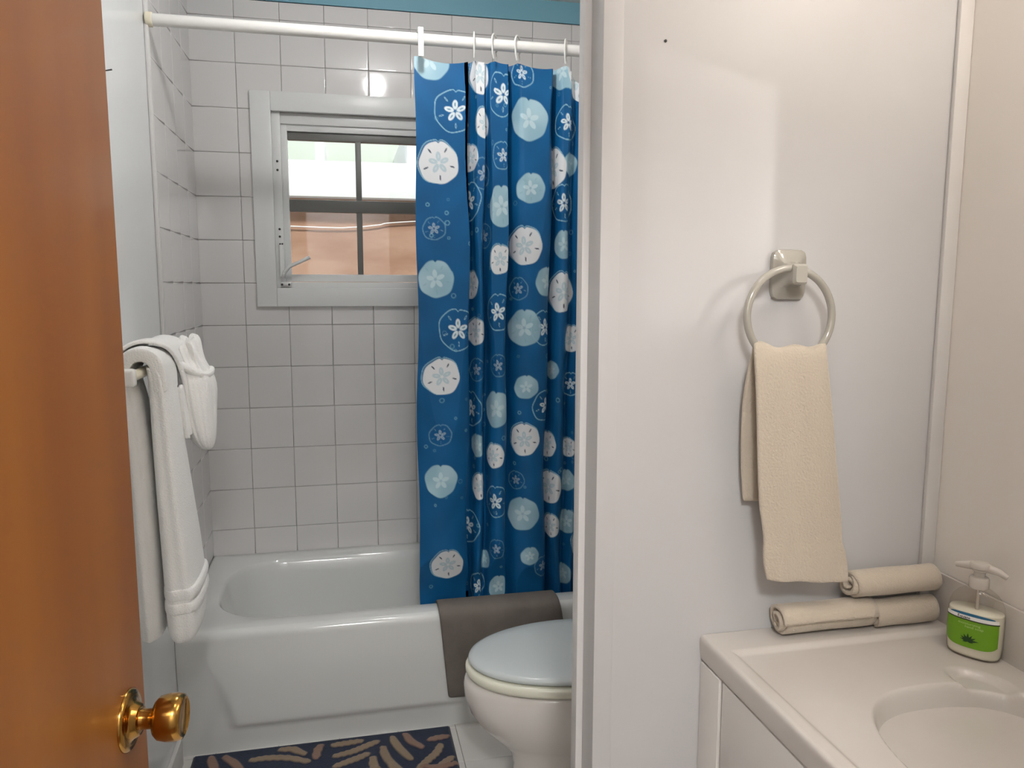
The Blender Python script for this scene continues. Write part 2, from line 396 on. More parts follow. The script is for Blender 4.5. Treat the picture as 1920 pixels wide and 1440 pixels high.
# ------------------------------------------------------------------ outdoors behind the window
tag(link('ground', boxes([(-6, 8, 0.13, 9, -0.25, -0.15)]), 'concrete'), 'grey concrete ground outside the bathroom window', 'ground', kind=S)
pw = thing('plywood_wall', (0.6, 1.2, -0.15), 'orange brown plywood wall outside lower window panes', 'wall')
for k in range(4):
    part('plywood_sheet', boxes([(-2.2+k*1.222, -2.2+(k+1)*1.222-0.004, 1.20, 1.225, -0.15, 1.86)], 0.002), 'plywood', pw)
tag(link('eave_beam', boxes([(-2.4, 2.9, 1.10, 1.195, 1.852, 2.03)], 0.004), 'outdoor_white'), 'bright white beam seen through the upper window panes', 'beam')
for x, lb_ in ((0.389, 'white rafter end seen in the upper left window pane'), (0.851, 'white rafter end at curtain edge in upper right pane'), (1.313, 'white rafter end hidden behind the shower curtain')):
    tag(link('rafter', boxes([(x, x+0.045, 1.12, 2.2, 2.03, 2.22)], 0.003), 'outdoor_white'), lb_, 'rafter', 'rafters above the white beam')
tag(link('soffit_board', boxes([(-2.4, 2.9, 2.2, 2.23, 1.9, 2.7)]), 'outdoor_soffit'), 'pale green board between rafters outside the window', 'board')
tag(link('utility_cord', tube(catmull([(-0.9, 1.18, 1.735), (0.33, 1.185, 1.706), (0.57, 1.185, 1.708), (0.70, 1.185, 1.722), (0.86, 1.185, 1.742), (1.8, 1.18, 1.80)], 8), 0.0030, 8), 'cord_white'), 'thin white cord strung across the plywood outside window', 'cord')

# ------------------------------------------------------------------ bathtub
TX0, TX1, TY0, TY1 = 0.001, 1.552, -0.700, -0.004
def rrect(x0, x1, y0, y1, r, z, n=12, rl=None):
    """rounded rectangle ring; rl radius on the left corners"""
    rl = r if rl is None else rl; out = []
    for cx, cy, a0, rr in ((x1-r, y1-r, 0, r), (x0+rl, y1-rl, PI/2, rl), (x0+rl, y0+rl, PI, rl), (x1-r, y0+r, 3*PI/2, r)):
        for i in range(n):
            a = a0 + PI/2*i/(n-1); out.append((cx+rr*math.cos(a), cy+rr*math.sin(a), z))
    return out
tub = thing('bathtub', (0.78, -0.35, 0.0), 'white enamel bathtub with recessed apron along tiled wall', 'bathtub')
R_ = [rrect(TX0, TX1, TY0+0.012, TY1, 0.004, RIM-0.012), rrect(TX0+0.004, TX1-0.004, TY0+0.004+0.012, TY1-0.002, 0.006, RIM-0.002), rrect(TX0+0.012, TX1-0.012, TY0+0.022, TY1-0.006, 0.01, RIM)]
ins = [(0.078, 1.462, -0.622, -0.085, 0.15, 0.20, RIM), (0.084, 1.456, -0.615, -0.091, 0.148, 0.195, RIM-0.004), (0.089, 1.449, -0.607, -0.098, 0.145, 0.19, RIM-0.016),
       (0.097, 1.442, -0.598, -0.106, 0.14, 0.185, RIM-0.05), (0.118, 1.430, -0.588, -0.118, 0.135, 0.18, 0.25), (0.150, 1.415, -0.572, -0.132, 0.13, 0.175, 0.14),
       (0.20, 1.395, -0.545, -0.158, 0.12, 0.16, 0.095), (0.28, 1.35, -0.49, -0.21, 0.09, 0.12, 0.08)]
for a in ins: R_.append(rrect(a[0], a[1], a[2], a[3], a[4], a[6], rl=a[5]))
tb = part('basin', rings_mesh(R_, False, True), 'enamel', tub, True)
# apron: height field in (x, z)
nx, nz = 130, 60
xs = np.linspace(TX0, TX1, nx); zs = np.concatenate([np.linspace(0.0, RIM-0.03, nz-8), np.linspace(RIM-0.028, RIM-0.0005, 8)])
A = np.zeros((nz, nx, 3))
for i, z in enumerate(zs):
    xl = 0.100 + (0.27-z)*0.27
    inner = smoothstep(xl-0.010, xl+0.016, xs)*smoothstep(1.552-0.100+0.010, 1.552-0.118, xs)
    inner = inner*smoothstep(0.068, 0.090, z)
    deep = 0.013*(1-smoothstep(0.10, 0.33, z))
    top = max(0, (z-(RIM-0.028))/0.0275)
    A[i, :, 0] = xs; A[i, :, 2] = z
    A[i, :, 1] = TY0 + deep*(1-inner) + (0.020*(1-math.sqrt(max(0, 1-top*top))))
part('apron', grid_mesh(A), 'enamel', tub, True)
# seam bridge between apron and rim
part('rim_edge', grid_mesh([[(x, TY0+0.020, RIM-0.0005) for x in xs], [(x, TY0+0.024, RIM) for x in xs]]), 'enamel', tub, True)
part('end_panel', boxes([(TX0, TX0+0.006, TY0+0.012, TY1, 0, RIM-0.012)]), 'enamel', tub)

# ------------------------------------------------------------------ shower rod, curtain, rings
ROD_Y, ROD_Z, ROD_R = -0.646, 2.1175, 0.0165
rod = thing('shower_rod', (0.78, ROD_Y, ROD_Z), 'white shower curtain rod spanning above the bathtub', 'rod')
part('rod_tube', tube([(0.012, ROD_Y, ROD_Z+0.001), (0.5, ROD_Y, ROD_Z), (1.0, ROD_Y, ROD_Z-0.003), (W-0.012, ROD_Y, ROD_Z-0.005)], ROD_R, 24), 'white_plastic', rod)
part('end_cap', lathe((0.004, ROD_Y, ROD_Z+0.001), (1, 0, 0), [(0.017, 0), (0.0195, 0.002), (0.0195, 0.016), (0.018, 0.018)], 28), 'cream_plastic', rod)
part('end_cap', lathe((W-0.001, ROD_Y, ROD_Z-0.005), (-1, 0, 0), [(0.017, 0), (0.0195, 0.002), (0.0195, 0.016), (0.018, 0.018)], 28), 'cream_plastic', rod)

CT, CB = 2.072, 0.20                    # curtain top and hidden bottom edge
plan = [(.728,-.600),(.75,-.610),(.79,-.620),(.83,-.620),(.862,-.612),(.882,-.601),(.888,-.590),(.880,-.575),(.872,-.560),(.880,-.544),(.896,-.541),(.907,-.555),(.914,-.577),(.924,-.590),(.934,-.585),(.939,-.568),(.943,-.552),(.950,-.550),
        (.956,-.566),(.962,-.592),(.974,-.609),(.990,-.611),(1.005,-.600),(1.011,-.580),(1.006,-.560),(1.002,-.545),(1.011,-.534),(1.030,-.546),(1.05,-.571),(1.08,-.588),(1.11,-.589),(1.138,-.578),(1.152,-.561),(1.148,-.545),(1.143,-.530),(1.153,-.523),
        (1.168,-.540),(1.178,-.565),(1.192,-.579),(1.207,-.571),(1.216,-.551),(1.224,-.541),(1.236,-.555),(1.250,-.571),(1.264,-.555),(1.285,-.548),(1.32,-.585),(1.36,-.565),(1.40,-.55),(1.44,-.57),(1.48,-.585),(1.52,-.57)]
pl = catmull(plan, 40)
seg = np.concatenate([[0], np.cumsum(np.hypot(*np.diff(pl, axis=0).T))])
iv = np.searchsorted(pl[:, 0], 1.262) if False else np.argmax(pl[:, 0] > 1.262)
Uv = seg[iv]
us = np.concatenate([np.arange(0, Uv, 0.0021), np.linspace(Uv, seg[-1], 36)])
nz_ = 850
zs = np.linspace(CT, CB, nz_)
bx_ = np.interp(us, seg, pl[:, 0]); by_ = np.interp(us, seg, pl[:, 1])
mean_y = -0.582
Zg, Ug = np.meshgrid(zs, us, indexing='ij')
h = (Zg-CB)/(CT-CB)                     # 1 at the top
amp = 1.0 - 0.25*smoothstep(0.9, 1.0, h) + 0.12*(1-h)
X = bx_[None, :] + 0.004*np.sin(Zg*5.1+Ug*9)*(1-h) + 0.003*np.sin(Zg*11+Ug*21)*(1-smoothstep(.93, 1, h))
Yt = -0.642                             # the rod line
Yb = -0.578
Y = (by_[None, :]-mean_y)*amp + (Yb*(1-smoothstep(0.15, 1.0, h)) + Yt*smoothstep(0.15, 1.0, h)) + 0.0025*np.sin(Zg*14+Ug*30)*(1-h)
# inside the tub wall near the rim
lim = -0.572 - 0.060*smoothstep(0.40, 0.62, Zg)
Y = np.maximum(Y, lim)
RINGS_X = [0.744, 0.908, 0.970, 1.040, 1.190, 1.33, 1.47]
sag = np.zeros_like(bx_)
rx = np.array(RINGS_X)
for a, b in zip(rx[:-1], rx[1:]):
    t = (bx_-a)/(b-a); sag = np.maximum(sag, np.where((t > 0) & (t < 1), (b-a)*0.09*4*t*(1-t), 0))
sag = np.where((bx_ > 1.20) & (bx_ < 1.33), sag+0.045*np.sin(np.clip((bx_-1.20)/.13, 0, 1)*PI), sag)
Z = Zg - sag[None, :]*smoothstep(0.85, 1.0, h)
P = np.stack([X, Y, Z], -1)
# printed motifs, each placed where the photograph shows it on the cloth
MOT = """L 806 112 37 O 854 208 43 W 901 140 38 W 909 231 30 O 944 178 42 o 979 136 27 L 992 224 43 L 1054 133 36 O 1066 229 34 W 823 306 41
o 944 292 27 W 882 297 26 d 908 325 31 L 995 353 30 L 941 387 41 O 880 377 38 W 1036 317 40 L 1068 308 24 O 1059 381 37 W 1084 150 40
d 815 428 22 d 907 442 25 W 939 486 29 W 984 462 38 L 1058 458 29 L 817 524 37 W 884 533 28 O 934 585 37 d 972 541 23 W 1058 548 41 L 1026 528 30
O 860 618 42 W 893 622 28 L 984 615 38 O 1022 614 36 W 1072 636 28 W 829 707 37 d 893 694 24 d 934 686 23 L 987 726 25 L 1035 694 20
O 884 766 37 L 930 767 38 O 1023 760 33 O 1070 720 25 d 826 816 22 L 895 835 25 W 925 856 26 W 984 825 35 W 1026 833 28 W 1066 839 21
L 828 902 35 W 902 913 28 O 929 942 34 d 968 900 20 W 1029 913 36 O 877 985 37 L 981 964 37 W 1032 986 26 L 1063 977 27 W 840 1059 35
L 909 1047 20 d 931 1030 21 O 898 1099 32 L 935 1100 26 L 994 1043 20 L 1056 1074 24 d 1018 1060 22 L 1062 900 24""".split()
BASE = np.array([0.004, 0.098, 0.262])
nrow, ncol = P.shape[:2]
colr = np.empty((nrow, ncol, 3)); colr[:] = BASE
colr *= (1 + 0.10*np.sin(Ug*37+2*np.sin(Zg*13))*np.sin(Zg*29+np.sin(Ug*23)))[..., None]
PX, PY, PZ = px_of(P)
def place(x, y):
    dist = np.abs(PX-x); r = int(np.clip(np.argmin(np.abs(PY[:, ncol//3]-y)), 0, nrow-1))
    row = PX[r]; cross = np.where((row[:-1]-x)*(row[1:]-x) <= 0)[0]
    c = cross[np.argmin(PZ[r][cross])] if len(cross) else np.argmin(np.abs(row-x))
    r = int(np.argmin(np.abs(PY[:, c]-y)))
    return us[c], zs[r]
def blend(sel, colour, a):
    a = np.clip(a, 0, 1)[..., None]; colr[sel] = colr[sel]*(1-a) + np.asarray(colour)*a
def motif(kind, u0, z0, r, rot):
    c0, c1 = np.searchsorted(us, u0-1.25*r), np.searchsorted(us, u0+1.25*r)
    rows = np.where(np.abs(zs-z0) < 1.25*r)[0]
    if c1 <= c0 or len(rows) == 0: return
    sel = (slice(rows[0], rows[-1]+1), slice(c0, c1))
    dx = (us[c0:c1]-u0)[None, :]/r; dz = (zs[rows]-z0)[:, None]/r
    dx, dz = np.broadcast_arrays(dx, dz)
    rho = np.hypot(dx, dz); th = np.arctan2(dz, dx)
    e = 1 + 0.025*np.sin(3*th+rot*5) + 0.018*np.sin(7*th+rot*9) - 0.10*np.exp(-((th-PI/2)/0.07)**2)
    px = 0.0016/r                       # softness of an edge
    fill = 1-smoothstep(-px, px, rho-e)
    lw = 0.0016/r
    ring = 1-smoothstep(lw*0.6, lw*1.5, np.abs(rho-e))
    pet = np.zeros_like(rho); core = np.zeros_like(rho); slot = np.zeros_like(rho); slot_in = np.zeros_like(rho)
    for k in range(5):
        a = PI/2 + 2*PI*k/5 + rot*0.15
        al = dx*math.cos(a)+dz*math.sin(a); ac = -dx*math.sin(a)+dz*math.cos(a)
        q = np.hypot((al-0.30)/0.225, ac/0.125)
        pet = np.maximum(pet, 1-smoothstep(0.9, 1.12, q))
        core = np.maximum(core, (1-smoothstep(0.30, 0.52, np.hypot((al-0.31)/0.23, ac/0.085))))
        b = a + PI/5
        al = dx*math.cos(b)+dz*math.sin(b); ac = -dx*math.sin(b)+dz*math.cos(b)
        q = np.hypot((al-0.70)/0.13, ac/0.040)
        slot = np.maximum(slot, 1-smoothstep(0.8, 1.2, q)); slot_in = np.maximum(slot_in, 1-smoothstep(0.35, 0.6, q))
    if kind == 'W':
        off = 1-smoothstep(lw*0.6, lw*1.4, np.abs(np.hypot(dx+0.05, dz-0.05)-e*1.03)); blend(sel, (0.30, 0.55, 0.66), off*0.8)
        blend(sel, (0.78, 0.80, 0.82), fill); blend(sel, (0.42, 0.58, 0.64), pet*0.75); blend(sel, (0.70, 0.76, 0.79), core*0.8); blend(sel, (0.03, 0.06, 0.10), slot*0.95)
    elif kind == 'L':
        v = 0.05*np.sin(2.3*dx+9*rot)*np.sin(2.1*dz+7*rot)
        blend(sel, (0.34, 0.54, 0.63), fill*(0.92+v)); blend(sel, (0.50, 0.68, 0.75), fill*np.clip(v*9+.15, 0, .5)); blend(sel, (0.58, 0.73, 0.77), pet*0.8); blend(sel, (0.20, 0.40, 0.50), slot*0.4*(rot > .5)+ring*0.25)
    else:
        s = 1.0 if kind == 'O' else (0.8 if kind == 'o' else 0.45)
        blend(sel, (0.36, 0.62, 0.72), ring*0.75*s); blend(sel, (0.74, 0.83, 0.86), pet*s*0.95); blend(sel, (0.05, 0.20, 0.32), core*0.85)
        blend(sel, (0.40, 0.62, 0.70), slot*0.7*s); blend(sel, BASE, slot_in)
for k in range(150):                    # small bubbles
    u0 = random.uniform(0.02, Uv); z0 = random.uniform(0.42, 2.02); r = random.choice((0.0035, 0.005, 0.0065))
    c0, c1 = np.searchsorted(us, u0-2*r), np.searchsorted(us, u0+2*r); rows = np.where(np.abs(zs-z0) < 2*r)[0]
    sel = (slice(rows[0], rows[-1]+1), slice(c0, c1))
    rho = np.hypot((us[c0:c1]-u0)[None, :], (zs[rows]-z0)[:, None])
    blend(sel, (0.22, 0.46, 0.58), (1-smoothstep(0.0008, 0.0022, np.abs(rho-r)))*random.choice((0.25, 0.5, 0.7)))
order = {'d': 0, 'o': 1, 'O': 2, 'L': 3, 'W': 4}
ml = [(MOT[i], float(MOT[i+1]), float(MOT[i+2]), float(MOT[i+3])) for i in range(0, len(MOT), 4)]
for kd, x, y, r in sorted(ml, key=lambda m: order[m[0]]):
    u0, z0 = place(x, y); motif(kd, u0, z0, r*0.00153, random.random())
# the hidden right part of the cloth repeats the print
for k in range(26):
    motif(random.choice('WLOOL'), Uv+0.03+random.random()*(seg[-1]-Uv), random.uniform(0.3, 2.0), random.uniform(0.04, 0.065), random.random())
me = grid_mesh(P)
at = me.attributes.new('print', 'FLOAT_COLOR', 'POINT')
at.data.foreach_set('color', np.concatenate([colr, np.ones((nrow, ncol, 1))], -1).reshape(-1).astype(np.float32))
tag(link('shower_curtain', me, 'curtain_cloth', None, True), 'blue shower curtain printed with white and pale sand dollars', 'shower curtain')
def ring_hook(x, flat, label, tilt=0.0):
    z0 = ROD_Z - 0.003*(x-0.3)
    t = thing('curtain_ring', (x, ROD_Y, z0-0.045), label, 'curtain ring', 'white curtain rings on the rod')
    R = 0.026; pts = []
    for a in np.linspace(-0.35*PI, 1.15*PI, 26): pts.append((0, R*math.cos(a), 0.003+R*math.sin(a)))
    pts = [(0, 0.010, -0.040), (0, 0.020, -0.030)] + pts + [(0, -0.020, -0.026), (0, -0.010, -0.042)]
    pts = [(x+p[1]*math.sin(tilt), ROD_Y+p[1]*math.cos(tilt), z0+p[2]) for p in pts]
    part('ring_wire', tube(pts, 0.0026, 10), 'white_plastic', t)
    if flat:
        part('hook_plate', boxes([(x-0.0085, x+0.0085, ROD_Y-0.034, ROD_Y-0.027, z0-0.057, z0+0.024)], 0.003), 'white_plastic', t)
        part('hook_top', boxes([(x-0.0085, x+0.0085, ROD_Y-0.034, ROD_Y+0.014, z0+0.0185, z0+0.0245)], 0.0025), 'white_plastic', t)
ring_hook(0.744, True, 'flat white curtain hook at the left end of the curtain')
for x, tl, nm in ((0.904, 0.15, 'thin white curtain ring nearest the flat hook'), (0.966, 0.5, 'thin white curtain ring, second from the flat hook'), (1.037, 0.55, 'thin white curtain ring, third from the flat hook'), (1.186, 0.4, 'thin white curtain ring nearest the door jamb')):
    ring_hook(x, False, nm, tl)

# ------------------------------------------------------------------ grey mat hung over the tub rim
gx0, gx1 = 0.775, 1.168
prof = catmull([(-0.584, 0.31), (-0.590, 0.345), (-0.600, 0.378), (-0.622, 0.394), (-0.650, 0.398), (-0.678, 0.398), (-0.700, 0.391), (-0.711, 0.372), (-0.714, 0.33), (-0.714, 0.26), (-0.713, 0.19), (-0.714, 0.108)], 6)
A = np.zeros((len(prof), 24, 3))
for i, (y, z) in enumerate(prof):
    f = np.linspace(0, 1, 24); k = max(0, (0.39-z)/0.28)
    A[i, :, 0] = gx0 + 0.026*k*(y < -0.69) + f*(gx1-gx0+0.02*k) ; A[i, :, 1] = y - 0.003*np.sin(f*7)*k; A[i, :, 2] = z
gm = tag(link('bath_mat', grid_mesh(A), 'rubber_grey', None, True), 'grey brown mat draped over the bathtub rim behind toilet', 'bath mat')
mods(gm, 0.008, 1, 0)

# ------------------------------------------------------------------ patterned floor rug
rug = thing('floor_rug', (0.42, -0.95, 0.0), 'navy floor rug with tan brush strokes beside the bathtub', 'rug')
rx0, rx1, ry0, ry1 = 0.036, 0.806, -1.20, -0.703
nx, ny = 260, 165
gx, gy = np.meshgrid(np.linspace(rx0, rx1, nx), np.linspace(ry0, ry1, ny))
edge = np.minimum(np.minimum(gx-rx0, rx1-gx), np.minimum(gy-ry0, ry1-gy))
rc = np.empty((ny, nx, 3)); rc[:] = (0.014, 0.022, 0.048)
gz = 0.004 + 0.008*smoothstep(0, 0.008, edge) + 0.0008*np.sin(gx*900)*np.sin(gy*900)
def stroke(pts, wd, tone):
    q = catmull(pts, 10); best = np.full(gx.shape, 9.0); tt = np.zeros(gx.shape)
    for i, p in enumerate(q):
        d = np.hypot(gx-p[0], gy-p[1]); m = d < best; best = np.where(m, d, best); tt = np.where(m, i/(len(q)-1), tt)
    wl = wd*(0.78+0.22*np.sin(np.clip(tt, 0, 1)*PI)**0.6)
    a = 1-smoothstep(wl-0.0025, wl+0.0015, best+0.0012*np.sin(gx*310+gy*170))
    rc[:] = rc*(1-a[..., None]) + np.array(tone)*a[..., None]
    gz[:] = gz + 0.003*a
tan1, tan2 = (0.27, 0.20, 0.135), (0.25, 0.155, 0.115)
def fl_pt(x, y):
    d = C_F + C_R*(x-960)/F_PX - C_U*(y-720)/F_PX; k = (0.012-CAM[2])/d[2]; p = CAM+d*k; return (p[0], p[1])
def pxs(*pts): return [fl_pt(340+a/3.2, 1340+b/3.2) for a, b in pts]
STR = [(((180, 262), (190, 300), (200, 350)), tan2), (((265, 258), (310, 290), (350, 330)), tan2), (((425, 275), (520, 262), (640, 262), (755, 282)), tan1), (((600, 212), (670, 210), (735, 235)), tan1),
       (((835, 190), (818, 215), (808, 258)), tan2), (((915, 185), (980, 175), (1075, 160)), tan1), (((925, 250), (1030, 222), (1120, 185), (1172, 165)), tan1), (((930, 310), (1010, 280), (1060, 262), (1115, 238)), tan1),
       (((1150, 262), (1155, 300), (1165, 350)), tan1), (((1212, 200), (1225, 250), (1260, 290), (1310, 330)), tan1), (((1268, 140), (1295, 190), (1335, 230), (1375, 265)), tan1), (((1345, 122), (1380, 160), (1440, 195)), tan2),
       (((1495, 150), (1540, 140), (1590, 132)), tan2), (((1555, 185), (1530, 230), (1480, 275), (1430, 320)), tan1), (((1620, 260), (1580, 290), (1530, 330)), tan1)]
for p_, c_ in STR: stroke(pxs(*p_), 0.0135, c_)
for k in range(26):                     # the rest of the rug goes on in the same way below the frame
    cx, cy = rx0+0.06+0.11*(k % 7)+random.uniform(-.02, .02), -0.905-0.075*(k//7); a = random.uniform(0, PI); c, s = math.cos(a)*0.05, math.sin(a)*0.035
    stroke([(cx-c, cy-s), (cx-s*0.25, cy+c*0.25), (cx+c, cy+s)], 0.011, random.choice((tan1, tan2)))
me = grid_mesh(np.stack([gx, gy, gz], -1))
at = me.attributes.new('print', 'FLOAT_COLOR', 'POINT'); at.data.foreach_set('color', np.concatenate([rc, np.ones((ny, nx, 1))], -1).reshape(-1).astype(np.float32))
part('pile', me, 'mat_pile', rug, True)
part('backing', boxes([(rx0, rx1, ry0, ry1, 0.0, 0.005)], 0.001), 'rubber_grey', rug)

# ------------------------------------------------------------------ toilet
toi = thing('toilet', (1.1, -1.115, 0.0), 'white toilet with closed lid behind the door jamb', 'toilet')
TYC = -1.115
def egg(xf, xb, hw, z, n=64, yc=TYC, xm=None, back=0.55):
    """egg outline: round nose at xf, blunter tail at xb"""
    xm = xf + (xb-xf)*0.56 if xm is None else xm; out = []
    for i in range(n):
        a = 2*PI*i/n; c, s = math.cos(a), math.sin(a)
        if c < 0: x = xm + (xm-xf)*c; y = hw*s
        else:
            e = back; x = xm + (xb-xm)*abs(c)**e; y = hw*(abs(s)**0.9)*(1 if s > 0 else -1)*(1-0.18*abs(c))
        out.append((x, yc+y, z))
    return out
bowl = [egg(0.905, 1.40, 0.115, 0.0), egg(0.900, 1.40, 0.117, 0.02), egg(0.918, 1.40, 0.108, 0.06), egg(0.925, 1.40, 0.103, 0.13), egg(0.915, 1.40, 0.106, 0.17), egg(0.880, 1.40, 0.125, 0.205), egg(0.835, 1.41, 0.152, 0.250),
        egg(0.806, 1.42, 0.172, 0.295), egg(0.793, 1.43, 0.182, 0.335), egg(0.791, 1.43, 0.184, 0.365), egg(0.794, 1.43, 0.182, 0.382), egg(0.803, 1.42, 0.175, 0.390), egg(0.83, 1.40, 0.15, 0.391)]
bw = part('bowl', rings_mesh(bowl), 'porcelain', toi, True)
seat = [egg(0.815, 1.29, 0.168, 0.3945), egg(0.800, 1.30, 0.178, 0.396), egg(0.796, 1.305, 0.182, 0.404), egg(0.796, 1.305, 0.182, 0.415), egg(0.801, 1.30, 0.177, 0.4215), egg(0.83, 1.28, 0.15, 0.423)]
part('seat', rings_mesh(seat), 'seat_plastic', toi, True)
lid = [egg(x0, x1, hw, z+0.003) for x0, x1, hw, z in ((0.822, 1.30, 0.162, 0.4235), (0.806, 1.315, 0.175, 0.4245), (0.803, 1.32, 0.178, 0.431), (0.806, 1.318, 0.176, 0.437), (0.818, 1.31, 0.166, 0.4415), (0.86, 1.28, 0.135, 0.4450), (0.93, 1.22, 0.085, 0.4475), (1.0, 1.15, 0.03, 0.4485))]
part('lid', rings_mesh(lid), 'lid_plastic', toi, True)
for s in (-0.07, 0.07): part('hinge', lathe((1.325, TYC+s, 0.396), (0, 0, 1), [(0.014, 0), (0.014, 0.03), (0.010, 0.036)], 20), 'seat_plastic', toi)
tk = part('tank', boxes([(1.345, 1.545, TYC-0.235, TYC+0.235, 0.39, 0.72)], 0.03, 4), 'porcelain', toi)
part('tank_lid', boxes([(1.335, 1.548, TYC-0.245, TYC+0.245, 0.722, 0.755)], 0.012, 3), 'porcelain', toi)
part('flush_lever', tube([(1.338, TYC-0.17, 0.66), (1.328, TYC-0.17, 0.66), (1.326, TYC-0.10, 0.652)], 0.007, 10), 'steel', toi)

# ------------------------------------------------------------------ wooden entrance door (open) with brass knob
DA = math.radians(5.0); dn = np.array([math.cos(DA), -math.sin(DA), 0]); dv = np.array([math.sin(DA), math.cos(DA), 0])
ros = np.array([0.2865, -2.215, 0.974])
DW, DT, BS = 0.66, 0.035, 0.047
door = thing('door_1', tuple(ros + dv*BS - dv*DW - np.array([0, 0, ros[2]-0.01])), 'open varnished orange brown wooden door with brass knob', 'door', kind=S)
def door_box(a0, a1, b0, b1, z0, z1, bev):
    me = boxes([(b0, b1, a0, a1, z0, z1)], bev)
    Mx = np.array([[dn[0], dv[0], 0], [dn[1], dv[1], 0], [0, 0, 1]])
    for v in me.vertices:
        p = Mx @ np.array(v.co) + np.array([ros[0], ros[1], 0]); v.co = p
    return me
part('slab', door_box(BS-DW, BS, -DT, 0.0, 0.012, 2.02, 0.0015), 'door_wood', door)
for z in (0.25, 1.05, 1.80): part('hinge', door_box(BS-DW-0.012, BS-DW+0.002, -0.012, 0.004, z-0.045, z+0.045, 0.003), 'brass', door)
kn = part('knob', lathe(ros, dn, [(r*.94, h*.83) for r, h in [(0.0115, 0.010), (0.0115, 0.014), (0.0105, 0.018), (0.0105, 0.028), (0.012, 0.030), (0.0185, 0.0315), (0.0225, 0.036), (0.0245, 0.046), (0.0245, 0.056), (0.0228, 0.0625), (0.0205, 0.0640), (0.0195, 0.0630), (0.017, 0.0615), (0.004, 0.0610)]], 48), 'brass', door, True)
part('rosette', lathe(ros, dn, [(r*.94, h*.83) for r, h in [(0.0325, 0.0), (0.0325, 0.002), (0.030, 0.0045), (0.025, 0.0055), (0.021, 0.006), (0.019, 0.0085), (0.0165, 0.0135), (0.0155, 0.0145), (0.012, 0.0148)]], 48), 'brass', door, True)
part('rosette', lathe(ros-dn*DT, -dn, [(r*.94, h*.83) for r, h in [(0.0325, 0.0), (0.0325, 0.002), (0.030, 0.0045), (0.019, 0.0085), (0.0155, 0.0145)]], 32), 'brass', door, True)
part('knob', lathe(ros-dn*DT, -dn, [(r*.94, h*.83) for r, h in [(0.0105, 0.010), (0.0105, 0.028), (0.0185, 0.0315), (0.0245, 0.046), (0.0245, 0.056), (0.0205, 0.0640)]], 32), 'brass', door, True)
part('latch_plate', door_box(BS-0.001, BS+0.001, -0.028, -0.007, 0.94, 0.997, 0.0005), 'brass', door)
tag(link('nail', tube([(-0.002, -1.075, 1.872), (0.010, -1.076, 1.874), (0.021, -1.077, 1.876)], [0.0014, 0.0014, 0.0018], 8), 'screw'), 'thin dark nail in white wall beside wooden door', 'nail')
tag(link('nail', lathe((1.0075, PF-0.0002, 1.783), (0, -1, 0), [(0.0024, 0), (0.0022, 0.001), (0.0008, 0.0016)], 12), 'screw'), 'tiny dark nail head high on the partition wall', 'nail')

# ------------------------------------------------------------------ towel bar and white towels on the left wall
BZ, BX = 1.212, 0.066
bar = thing('towel_bar', (0.0, -1.04, BZ), 'cream towel bar with white posts on left wall', 'towel bar')
part('bar', tube([(BX, -1.272, BZ), (BX, -0.80, BZ)], 0.0115, 20), 'cream_plastic', bar)
for y in (-1.272, -0.80):
    part('post', boxes([(0.0, 0.012, y-0.024, y+0.024, BZ-0.034, BZ+0.034)], 0.005), 'white_plastic', bar)
    part('post_arm', boxes([(0.010, BX+0.014, y-0.013, y+0.013, BZ-0.019, BZ+0.019)], 0.008, 3), 'white_plastic', bar)
bt = thing('bath_towel', (BX, -1.14, BZ+0.03), 'long white bath towel hanging folded from towel bar', 'towel')
YN = -1.205                              # near edge of the towel
def cloth_loop(rows, n=64, seed=0.0, wob=0.0, freq=(5, 9)):
    """closed padded drop: rows of (z, x0, x1, y0, y1, roundness)"""
    Q = catmull(rows, 6); rings = []
    for z, x0, x1, y0, y1, p in Q:
        rg = []
        for k in range(n):
            a = 2*PI*k/n; c, s_ = math.cos(a), math.sin(a); r = (abs(c)**p+abs(s_)**p)**(-1/p)
            g = 1 + wob*(0.6*math.sin(freq[0]*a+seed+z*3)+0.4*math.sin(freq[1]*a-seed+z*5))
            rg.append(((x0+x1)/2+(x1-x0)/2*r*c*g, (y0+y1)/2+(y1-y0)/2*r*s_*g, z))
        rings.append(rg)
    return rings_mesh(rings)
# wall-side drop: behind and below the bar
part('wall_side_drop', cloth_loop([(0.600, 0.040, 0.072, YN+0.02, -1.05, 3), (0.606, 0.030, 0.078, YN+0.004, -1.04, 3), (0.70, 0.026, 0.080, YN, -1.03, 3), (0.90, 0.024, 0.078, YN, -1.05, 3), (1.05, 0.022, 0.074, YN, -1.07, 3), (1.14, 0.020, 0.066, YN, -1.08, 3), (1.185, 0.018, 0.056, YN, -1.08, 3), (1.21, 0.020, 0.050, YN+0.004, -1.08, 3)], seed=1.0, wob=0.05), 'terry_white', bt, True)
